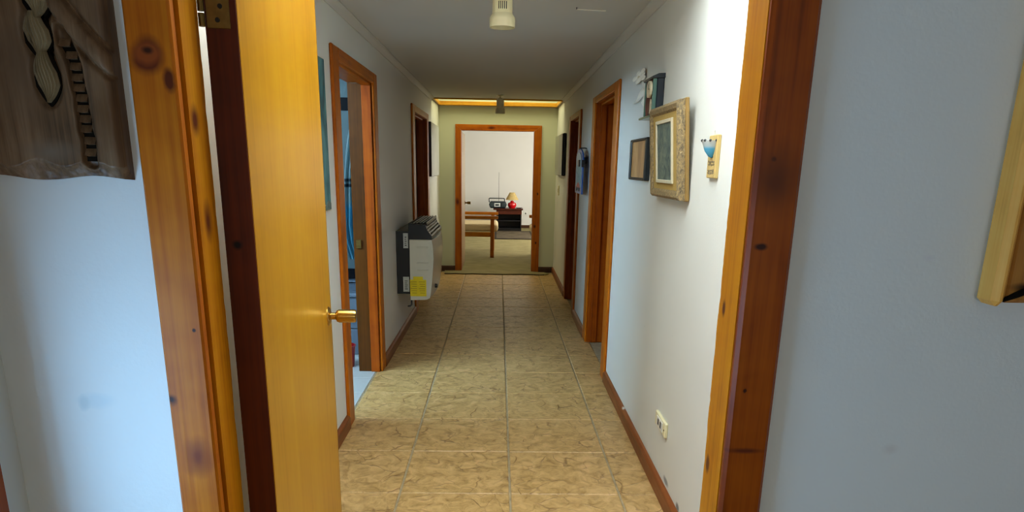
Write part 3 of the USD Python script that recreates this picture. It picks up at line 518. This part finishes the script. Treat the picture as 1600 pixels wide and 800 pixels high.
# ---- blue hanging board with arched top
M['board_blue'] = plain('board_blue', S(20, 78, 150), 0.35); M['board_edge'] = plain('board_edge', S(26, 50, 66), 0.4); M['board_pale'] = art('board_pale', [(0.3, S(70, 132, 156)), (0.5, S(112, 164, 180)), (0.7, S(150, 188, 194))], 30, .5); M['coral'] = plain('coral', S(206, 104, 92), 0.5); M['sky_pale'] = plain('sky_pale', S(128, 158, 168), 0.4)
bb = thing('hanging_board', 'blue arched board with a mottled pale panel hanging from a hook', 'ornament', on_right(6.39, 1.185))
def arch(w, z0, z1, k=14):
    return [(-w, z0), (w, z0)] + [(w * math.cos(a), z1 + .085 * math.sin(a) * w / .26) for a in np.linspace(0, math.pi, k)]
put('board', xz_prism(arch(.26, 0, .285), -.062, -.05), 'board_blue', bb, smooth=40); put('spacer', cbox(-.05, .05, -.05, 0, .25, .30), 'black', bb)
put('panel', xz_prism(arch(.205, .055, .20), -.0645, -.0615), 'board_pale', bb, label='mottled pale blue panel'); put('arch_panel', xz_prism([(-.17, .235), (.19, .235), (.19, .285)] + [(.19 * math.cos(a), .285 + .055 * math.sin(a)) for a in np.linspace(.1, math.pi - .1, 10)] + [(-.17, .285)], -.0665, -.064), 'sky_pale', bb)
put('clip', cbox(.02, .12, -.074, -.066, .222, .278, .004), 'black', bb); put('side_clip', cbox(.262, .275, -.068, -.045, .218, .275, .003), 'black', bb)
fg = put('roof_motif', xz_prism([(-.13, .048), (.14, .048), (.12, .072), (.03, .094), (-.09, .072)], -.0672, -.064), 'coral', bb, label='coral coloured roof motif')
for x_ in (-.09, .075): put('bird_motif', Manifold.cylinder(.003, 1, 1, 20).scale((.034, .020, 1)).rotate((90, 0, 0)).translate((x_, -.0645, .038)), 'black', bb)
put('hook', tube([(.0, 0, .372), (.0, -.02, .376), (.0, -.058, .374), (.0, -.062, .362)], .004, 8), 'black', bb)
# ---- ceiling spotlights
def spotlight(label, x, y, tilt=0.0):
    s = thing('ceiling_spotlight', label, 'lamp', T(x, y, CEIL), group=None)
    put('canopy', lathe([(0, -.012), (.030, -.012), (.034, -.006), (.034, 0), (0, 0)], 32), 'cream_plastic', s, smooth=40)
    put('stem', Manifold.cylinder(.03, .010, .010, 16).translate((0, 0, -.036)), 'cream_plastic', s, smooth=40)
    can = lathe([(0, -.032), (.020, -.034), (.034, -.040), (.041, -.052), (.043, -.140), (.040, -.142), (.040, -.06), (0, -.055)], 48)
    for k in range(5): can = can - box(-.0165 + k * .0078, -.0130 + k * .0078, -.06, -.03, -.128, -.098)
    put('can', can, 'cream_plastic', s, smooth=40); put('dark_insert', Manifold.cylinder(.07, .0385, .0385, 32).translate((0, 0, -.136)), 'slot', s, smooth=40)  # dark inner cylinder added so the vent slots look shaded
    put('rim', lathe([(.041, -.138), (.047, -.146), (.053, -.155), (.0545, -.165), (.054, -.194), (.051, -.194), (.050, -.165), (.041, -.148)], 48), 'cream_plastic', s, label='flared rim of the spotlight', smooth=40)
    put('bulb', lathe([(0, -.178), (.022, -.172), (.034, -.158), (.030, -.142), (.014, -.120), (0, -.120)], 32), 'slot', s, smooth=40)
    return s
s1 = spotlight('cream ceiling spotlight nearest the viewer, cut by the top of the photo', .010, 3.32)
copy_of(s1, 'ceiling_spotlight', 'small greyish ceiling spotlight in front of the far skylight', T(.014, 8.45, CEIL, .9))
cs = thing('ceiling_strip', 'short thin strip of tape peeling from the corridor ceiling', 'tape', T(.455, 3.925, CEIL, .15))
put('strip', total([cbox(-.075, .075, -.006, .006, -.004, 0, .001)]), 'bright_white', cs); put('curled_end', Manifold.hull_points(np.array([(-.075, -.006, 0), (-.075, .006, 0), (-.092, -.05, -.003), (-.084, -.052, -.003), (-.075, -.006, -.003), (-.075, .006, -.003)], np.float32)), 'slot', cs)

# ================================================================ near wall: carved panel and board
M['carving'] = wood('carving', S(50, 35, 22), S(104, 78, 54), S(136, 108, 80), knots=[((-.80, 1.28, 1.55), (.05, .05, .09), S(104, 82, 62), .9), ((-.655, 1.28, 1.47), (.02, .05, .06), S(92, 62, 34), .9), ((-.76, 1.28, 1.41), (.05, .05, .02), S(112, 96, 80), .9)], rough=.4, scale=1.6, seed=7.7, coat=.15, blue=1.0)
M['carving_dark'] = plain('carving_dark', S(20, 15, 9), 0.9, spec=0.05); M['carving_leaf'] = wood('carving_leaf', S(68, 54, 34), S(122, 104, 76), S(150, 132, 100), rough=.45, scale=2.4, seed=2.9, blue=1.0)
M['carving_edge'] = plain('carving_edge', S(50, 52, 42), 0.5, var=.3, scale=40)
cv = thing('carved_panel', 'dark carved wooden relief panel with pointed leaves and a bead chain', 'wall carving', T(0, 1.32, 0))
CX0, CX1, CZ0, CZ1 = -.895, -.640, 1.368, 1.95
bead_pts = [(-.716, 1.600), (-.713, 1.583), (-.704, 1.564), (-.700, 1.547), (-.700, 1.530), (-.699, 1.514), (-.697, 1.498), (-.698, 1.481), (-.696, 1.465), (-.697, 1.449), (-.693, 1.430), (-.695, 1.411), (-.695, 1.396)]
stem_pts = np.array([(-.760, 1.70), (-.733, 1.655), (-.712, 1.632), (-.694, 1.607), (-.674, 1.583), (-.655, 1.562), (-.640, 1.548)])
leaves = [(-.748, 1.690, 1.618, .021), (-.754, 1.628, 1.560, .020), (-.749, 1.568, 1.489, .0185)]
def seg_dist(X, Z, pts):
    d = np.full(X.shape, 9.0)
    for (ax, az), (bx, bz) in zip(pts[:-1], pts[1:]):
        t = np.clip(((X - ax) * (bx - ax) + (Z - az) * (bz - az)) / ((bx - ax) ** 2 + (bz - az) ** 2), 0, 1); d = np.minimum(d, np.hypot(X - ax - t * (bx - ax), Z - az - t * (bz - az)))
    return d
def panel_front(u, v):
    X = CX0 + (CX1 - CX0) * u; Z = CZ0 + (CZ1 - CZ0) * v
    Z = Z + .004 * np.clip(1 - v * 12, 0, 1) * np.sin(u * 9 + 1)
    f = meshkit.fbm(np.stack([X * 26, X * 0, Z * 12], -1), 4, 2)
    d = .034 + .006 * (f - .5)
    edge = np.minimum.reduce([X - CX0, CX1 - X]); d -= .014 * np.clip(1 - edge / .016, 0, 1) ** 2
    low = Z - CZ0; rough = meshkit.fbm(np.stack([X * 60, X * 0, Z * 70], -1), 3, 9); lip = .024 + .006 * np.sin(X * 70)
    d -= (.018 * np.clip(1 - low / lip, 0, 1) ** .8) + .006 * (rough - .5) * (low < lip)
    ds = seg_dist(X, Z, stem_pts); d += .010 * np.sqrt(np.clip(1 - (ds / .014) ** 2, 0, 1)) - .006 * np.exp(-((ds - .018) / .004) ** 2)
    db = seg_dist(X, Z, np.array(bead_pts)); d -= .011 / (1 + np.exp((db - .0105) / .0010))
    d += .002 * np.exp(-((db - .0145) / .003) ** 2)
    for cx, zt, zb, w in leaves:
        q = np.hypot((X - cx) / (w * 1.30), (Z - (zt * .55 + zb * .45)) / ((zt - zb) * .64)); d -= .008 / (1 + np.exp((q - 1.0) / .05))
    return np.stack([X, -d, Z], -1)
P_, Q_ = grid(150, 300, panel_front)
nb = len(P_); bk = P_.copy(); bk[:, 1] = 0
idx = np.arange(nb).reshape(300, 150); rim_ = np.concatenate([idx[0, :], idx[1:, -1], idx[-1, -2::-1], idx[-2:0:-1, 0]]); nx = np.roll(rim_, -1)
F_ = np.vstack([Q_, np.stack([rim_, rim_ + nb, nx + nb, nx], 1), Q_[:, ::-1] + nb])
put('board', (np.vstack([P_, bk]), F_), 'carving', cv, smooth=35)
for cx, zt, zb, w in leaves:
    def leaf(u, v, cx=cx, zt=zt, zb=zb, w=w):
        s = np.interp(v, [0, .12, .35, .6, .85, 1.0], [.02, .40, .92, 1.0, .62, .36]); z = zb + (zt - zb) * v; x = cx + (u - .5) * 2 * w * s + .003 * np.sin(v * 6)
        dpt = .030 + .010 * np.sqrt(np.clip(1 - (2 * u - 1) ** 2, 0, 1)) + .0013 * np.sin(u * 2 * math.pi * 7)
        return np.stack([x, -dpt, z], -1)
    a_, b_ = grid(60, 40, leaf); put('leaf', (a_, b_), 'carving_leaf', cv, label='striated carved leaf', smooth=40)
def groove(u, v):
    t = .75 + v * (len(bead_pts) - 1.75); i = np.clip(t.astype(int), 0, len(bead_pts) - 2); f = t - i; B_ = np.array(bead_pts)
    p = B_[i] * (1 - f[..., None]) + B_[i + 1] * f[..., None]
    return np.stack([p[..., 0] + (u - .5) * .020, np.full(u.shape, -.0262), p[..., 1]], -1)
put('groove', grid(3, 60, groove), 'carving_dark', cv, label='dark sheet painting shade into the channel of the bead chain')  # shade of the recess put in as a dark sheet on its floor
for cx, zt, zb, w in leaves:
    put('leaf_shade_plate', xz_prism([(cx + (1 if k < 12 else -1) * w * 1.16 * np.interp((k if k < 12 else 23 - k) / 11, [0, .12, .35, .6, .85, 1.0], [.06, .48, .96, 1.0, .70, .46]), zb - .006 + (zt - zb + .006) * (k if k < 12 else 23 - k) / 11) for k in range(24)], -.0295, -.02), 'carving_dark', cv, label='dark plate painting shade around a carved leaf')  # dark backing plate paints the shade behind each leaf
for (bx, bz) in bead_pts[1:-1]:
    bm = Manifold.hull_points(np.array([(bx - .0098, -.026, bz + .0062), (bx - .0085, -.034, bz - .0056), (bx, -.0365, bz - .0070), (bx + .0090, -.033, bz - .0056), (bx + .0098, -.026, bz + .0062), (bx, -.030, bz + .003), (bx - .006, -.020, bz - .0068), (bx + .006, -.020, bz - .0068), (bx - .009, -.020, bz + .0062), (bx + .009, -.020, bz + .0062)], np.float32))
    put('bead', bm, 'carving', cv)
# board with bark on the opposite stretch of the near wall
M['slab_face'] = wood('slab_face', S(132, 80, 32), S(168, 112, 52), S(190, 136, 72), rough=.4, seed=5.9, knots=[((.985, 1.27, 1.205), (.055, .05, .010), S(42, 22, 12), .5)], blue=0.8); M['slab_edge'] = wood('slab_edge', S(204, 138, 66), S(236, 172, 92), S(246, 196, 120), rough=.45, seed=6.6, blue=0.75)
sb = thing('wood_panel', 'varnished wooden panel with pale edge, cut off by the photo margin', 'wall panel', T(0, 1.32, 0))
put('panel', cbox(.921, 1.34, -.050, 0, 1.176, 1.80, .006), 'slab_face', sb); put('edge_batten', cbox(.897, .9215, -.058, 0, 1.170, 1.806, .010), 'slab_edge', sb, label='pale rounded edge batten')
put('bark_ridge', tube([(.920, -.050, 1.182), (.94, -.053, 1.192), (.965, -.054, 1.204), (1.0, -.053, 1.210), (1.06, -.052, 1.208)], (.004, .006, .007, .006, .004), 10), 'carving_dark', sb, label='dark curved ridge of bark')

# ================================================================ bathroom things
M['curtain'] = usdkit.material(stage, L('curtain'), {'g': ('geometry', {}), 's': ('separate_xyz', {}), 'n': ('noise_texture', {'scale': 5}), 'mr': ('map_range', {'from_min': .7, 'from_max': 1.75, 'clamp': True}),
      'c': ('rgb_ramp', {'ramp': [(0, S(72, 128, 150)), (.22, S(64, 130, 156)), (.36, S(58, 134, 164)), (.42, S(118, 146, 152)), (.505, S(118, 146, 152)), (.512, S(20, 34, 48)), (.528, S(20, 34, 48)), (.535, S(118, 146, 152)), (.552, S(20, 34, 48)), (.562, S(20, 34, 48)), (.57, S(118, 146, 152)), (1, S(134, 152, 156))]}),
      'p': ('principled_bsdf', {'roughness': .4}), 't': ('translucent_bsdf', {}), 'm': ('mix_closure', {'fac': .35})},
      [('g.position', 's.vector'), ('s.z', 'mr.value'), ('mr.result', 'c.fac'), ('c.color', 'p.base_color'), ('c.color', 't.color'), ('p.BSDF', 'm.closure1'), ('t.BSDF', 'm.closure2')], 'm.closure')
def drape(u, v):
    z = .71 + 1.05 * v; xl = np.interp(z, [.71, .83, .97, 1.2, 1.335, 1.49, 1.64, 1.76], [-1.105, -1.137, -1.147, -1.137, -1.124, -1.10, -1.072, -1.03]); xr = xl + .12 + .12 * (v > 2)
    x = xl + (xr - xl) * u; y = 5.42 + .022 * np.sin(u * 22 + v * 3) + .012 * np.sin(v * 14 + u * 5)
    return np.stack([x, y, z], -1)
ct = thing('shower_curtain', 'pale blue shower curtain with dark stripes bunched in the bathroom', 'shower curtain')
put('cloth', grid(40, 90, drape), 'curtain', ct, smooth=True); put('tie', tube([(-1.03, 5.42, 1.74), (-1.01, 5.42, 1.96), (-1.01, 5.42, 2.024)], .005, 8), 'white_plastic', ct)
rd = thing('curtain_rail', 'white curtain rail above the bath', 'rail'); put('pole', Manifold.cylinder(1.62, .011, .011, 16).rotate((0, 90, 0)).translate((-2.6, 5.42, 2.04)), 'white_plastic', rd)
for x_ in (-2.592, -.992): put('bracket', Manifold.cylinder(.014, .022, .022, 16).rotate((0, 90, 0)).translate((x_, 5.42, 2.04)), 'white_plastic', rd)
tb = thing('bathtub', 'pale blue-white bathtub with a flat panel below the curtain', 'bathtub')
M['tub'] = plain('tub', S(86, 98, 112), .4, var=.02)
put('panel', cbox(-2.58, -.975, 5.30, 5.33, .004, .20, .004), 'tub', tb); put('panel', cbox(-2.58, -.975, 5.30, 5.33, .205, .44, .004), 'tub', tb); put('rim', cbox(-2.59, -.975, 5.28, 5.40, .44, .475, .012), 'tub', tb); put('rim', cbox(-2.59, -.975, 5.90, 5.998, .44, .475, .012), 'tub', tb)
put('basin', cbox(-2.58, -.98, 5.34, 5.99, .10, .46, .02) - cbox(-2.50, -1.03, 5.41, 5.90, .16, .60, .05), 'tub', tb)
M['red_plastic'] = plain('red_plastic', S(140, 14, 22), .4)
bn = thing('waste_bin', 'red plastic bin on the white bathroom floor', 'bin', T(-1.09, 4.98, 0))
put('bucket', lathe([(0, .001), (.072, .001), (.084, .15), (.080, .15), (.068, .008), (0, .008)], 32), 'red_plastic', bn, smooth=40); put('rim', lathe([(.079, .146), (.088, .146), (.088, .156), (.079, .156)], 32), 'red_plastic', bn, smooth=40)
for z0, z1, lb in ((1.80, 1.895, 'black tile band high on the bathroom wall'), (.475, .56, 'black tile band above the bathtub')):
    tr = thing('trim_band', lb, 'tile border', kind='structure')
    for k in range(6): put('tile', cbox(-2.58 + k * .268, -2.58 + k * .268 + .264, 5.985, 5.9995, z0, z1, .002), 'band_tile', tr, smooth=False)

# ================================================================ lounge things
M['chair_wood'] = wood('chair_wood', S(120, 62, 22), S(166, 96, 40), S(186, 118, 58), axis='x', seed=1.6, rough=.4); M['chair_wood_z'] = wood('chair_wood_z', S(96, 46, 16), S(138, 72, 28), S(160, 92, 42), seed=1.8, rough=.4)
M['cushion'] = plain('cushion', S(216, 196, 150), .9, var=.06, scale=60, bump=.1)
def soft_box(x0, x1, y0, y1, z0, z1, r):
    m = Manifold.batch_hull([Manifold.sphere(r, 16).translate((a, b, c)) for a in (x0 + r, x1 - r) for b in (y0 + r, y1 - r) for c in (z0 + r, z1 - r)]); return m
def armchair(label, mat4):
    """open-arm wooden easy chair facing +x; origin on the floor at its near front corner"""
    c = thing('armchair', label, 'armchair', mat4); D, Wd = .95, 1.10
    for y_ in (0, Wd - .06):
        put('front_leg', cbox(-.058, 0, y_, y_ + .06, 0, .60, .005), 'chair_wood_z', c); put('rear_leg', cbox(-D, -D + .058, y_, y_ + .06, 0, .60, .005), 'chair_wood_z', c)
        put('armrest', cbox(-D - .02, .062, y_ - .02, y_ + .085, .598, .644, .006), 'chair_wood', c); put('side_rail', cbox(-D + .058, -.058, y_ + .01, y_ + .05, .325, .395, .004), 'chair_wood', c)
    put('front_rail', cbox(-.05, -.015, .06, Wd - .06, .31, .385, .004), 'chair_wood', c); put('back_rail', cbox(-D + .01, -D + .045, .06, Wd - .06, .32, .39, .004), 'chair_wood', c)
    put('seat_cushion', soft_box(-D + .10, .062, .065, Wd - .065, .398, .512, .045), 'cushion', c, label='cream seat cushion', smooth=40)
    put('back_cushion', soft_box(-D + .02, -D + .17, .07, Wd - .07, .50, 1.0, .05), 'cushion', c, label='cream back cushion', smooth=40)
    for k in range(4): put('back_slat', cbox(-D, -D + .018, .16 + k * .24, .22 + k * .24, .39, .96, .003), 'chair_wood_z', c)
    return c
ac = armchair('open wooden armchair with cream cushion beside the open lounge door', T(-.055, 11.40, .004))
copy_of(ac, 'armchair', 'second armchair of the lounge, only its arm tip showing past the door frame', T(.572, 11.88, .004, math.pi))
M['mahogany'] = wood('mahogany', S(40, 16, 10), S(66, 28, 18), S(84, 40, 26), axis='x', seed=2.1, rough=.3, blue=1.0); M['cab_black'] = plain('cab_black', S(14, 12, 14), .4)
cab = thing('tv_cabinet', 'dark open-shelved wooden cabinet against the bright lounge wall', 'cabinet', T(.255, 16.3, .004))
put('top', cbox(-.355, .305, -.03, .56, .462, .492, .006), 'mahogany', cab); put('apron', cbox(-.29, .275, 0, .02, .365, .462, .003), 'mahogany', cab, label='reddish front board')
for x0, x1 in ((-.285, -.262), (.252, .275)): put('side_panel', cbox(x0, x1, .02, .54, 0, .462, .003), 'cab_black', cab)
put('back_panel', cbox(-.262, .252, .52, .535, .02, .462, .003), 'cab_black', cab)
for z_ in (.04, .215): put('shelf', cbox(-.262, .252, .01, .52, z_, z_ + .022, .003), 'cab_black', cab)
put('plinth', cbox(-.262, .252, .02, .05, 0, .04, .003), 'cab_black', cab)
M['radio_body'] = plain('radio_body', S(14, 30, 38), .35); M['silver'] = plain('silver', S(196, 200, 200), .3, .2); M['mesh_grey'] = plain('mesh_grey', S(34, 48, 54), .6)
rb = thing('boombox', 'dark portable radio cassette player with raised handle and antenna', 'radio', T(.0, 16.46, .496))
body_ = Manifold.batch_hull([Manifold.sphere(.03, 20).translate((x, y, z)) for x, y, z in ((-.15, -.05, .03), (-.15, .05, .03), (.15, -.05, .03), (.15, .05, .03), (-.17, -.02, .075), (.17, -.02, .075), (-.15, -.04, .12), (.15, -.04, .12), (-.15, .05, .12), (.15, .05, .12))])
put('body', body_, 'radio_body', rb, smooth=40)
for s_ in (-1, 1): put('speaker', lathe([(0, 0), (.05, 0), (.05, .006), (.042, .010), (0, .006)], 28).rotate((90, 0, 0)).translate((s_ * .135, -.078, .075)), 'mesh_grey', rb, smooth=40)
dk = put('cassette_deck', cbox(-.082, .052, -.092, -.07, .030, .116, .005), 'silver', rb, label='silver cassette deck'); put('cassette_window', cbox(-.055, .025, -.095, -.090, .055, .088, .004), 'radio_body', dk)
put('handle', tube([(-.195, 0, .13), (-.20, 0, .20), (-.185, 0, .212), (.13, 0, .212), (.145, 0, .20), (.15, 0, .13)], .010, 10), 'radio_body', rb, smooth=40)
put('antenna', tube([(.02, .05, .14), (.02, .05, .77)], (.004, .0028), 8), 'mesh_grey', rb)
M['red_glaze'] = plain('red_glaze', S(196, 14, 22), .15, coat=.6, var=.03); M['shade'] = usdkit.material(stage, L('shade'), {'g': ('geometry', {}), 'n': ('noise_texture', {'scale': 40}), 'r': ('rgb_ramp', {'ramp': [(.3, S(204, 178, 112)), (.7, S(222, 198, 136))]}), 'p': ('principled_bsdf', {'roughness': .8}), 't': ('translucent_bsdf', {}), 'm': ('mix_closure', {'fac': .3})}, [('g.position', 'n.vector'), ('n.fac', 'r.fac'), ('r.color', 'p.base_color'), ('r.color', 't.color'), ('p.BSDF', 'm.closure1'), ('t.BSDF', 'm.closure2')], 'm.closure')
lp = thing('table_lamp', 'table lamp with glossy red base and cream fabric shade', 'lamp', T(.318, 16.52, .496))
put('base', lathe([(0, 0), (.066, 0), (.072, .010), (.098, .055), (.099, .085), (.085, .115), (.048, .128), (.034, .140), (.040, .150), (.038, .160), (.012, .164), (0, .164)], 40), 'red_glaze', lp, smooth=40)
put('neck', Manifold.cylinder(.06, .009, .009, 16).translate((0, 0, .160)), 'brass', lp)
sh = lathe([(.058, .338), (.143, .190), (.147, .186), (.146, .182), (.139, .186), (.055, .334)], 48); put('lamp_shade', sh, 'shade', lp, smooth=40)
put('shade_ring', lathe([(.056, .334), (.061, .334), (.061, .341), (.056, .341)], 32), 'shade', lp)
put('bulb', lathe([(0, .215), (.012, .215), (.026, .245), (.022, .27), (0, .285)], 20), 'white_plastic', lp, smooth=40)
tr_ = thing('tray', 'flat dark tray under the red table lamp', 'tray', T(.318, 16.52, .4965)); put('plate', lathe([(0, 0), (.06, 0), (.06, .0), (0, .0002)], 8) if False else cbox(.10, .20, -.16, .0, 0, .012, .004), 'cab_black', tr_); put('rim', cbox(.098, .202, -.165, -.158, 0, .018, .003), 'cab_black', tr_)
rg = thing('rug', 'grey-brown rug lying before the dark cabinet', 'rug'); put('field', box(-.02, 1.9, 14.5, 16.14, .0045, .016), 'rug', rg)
for x0, x1, y0, y1 in ((-.06, -.02, 14.4, 16.24), (-.02, 1.9, 14.4, 14.5), (.70, .74, 14.5, 16.14), (-.02, 1.9, 16.14, 16.24)): put('border', box(x0, x1, y0, y1, .0045, .0175), 'rug_border', rg)
cs2 = thing('wall_socket', 'small white wall socket beside the cabinet in the lounge', 'socket', T(.652, 17.2, .305)); put('plate', cbox(-.032, .032, -.012, 0, 0, .075, .003), 'white_plastic', cs2); put('outlet', cbox(-.014, .014, -.014, -.011, .02, .055, .002), 'slot', cs2)
# frayed carpet edge at the lounge threshold
n = 90; x = np.linspace(-.70, .66, n); e = meshkit.fbm(np.stack([x * 9, x * 0, x * 0], -1), 4, 4)
M['threshold'] = carpet_mat('threshold', S(118, 108, 78), S(160, 148, 110))
cst = thing('carpet_strip', 'frayed pale carpet strip lying across the lounge threshold', 'carpet strip')
put('strip', prism([(-.49, 10.05), (-.49, 9.87), (-.72, 9.86)] + [(float(a), float(9.60 + .05 * (b - .5))) for a, b in zip(x, e)] + [(.70, 9.70), (.64, 9.80), (.468, 9.86), (.468, 10.05)], .012, .0008), 'threshold', cst, smooth=False)
put('hem', total([tube([(float(a), float(9.595 + .05 * (b - .5)), .006) for a, b in zip(x[::3], e[::3])], .0055, 6)]), 'rug_border', cst)
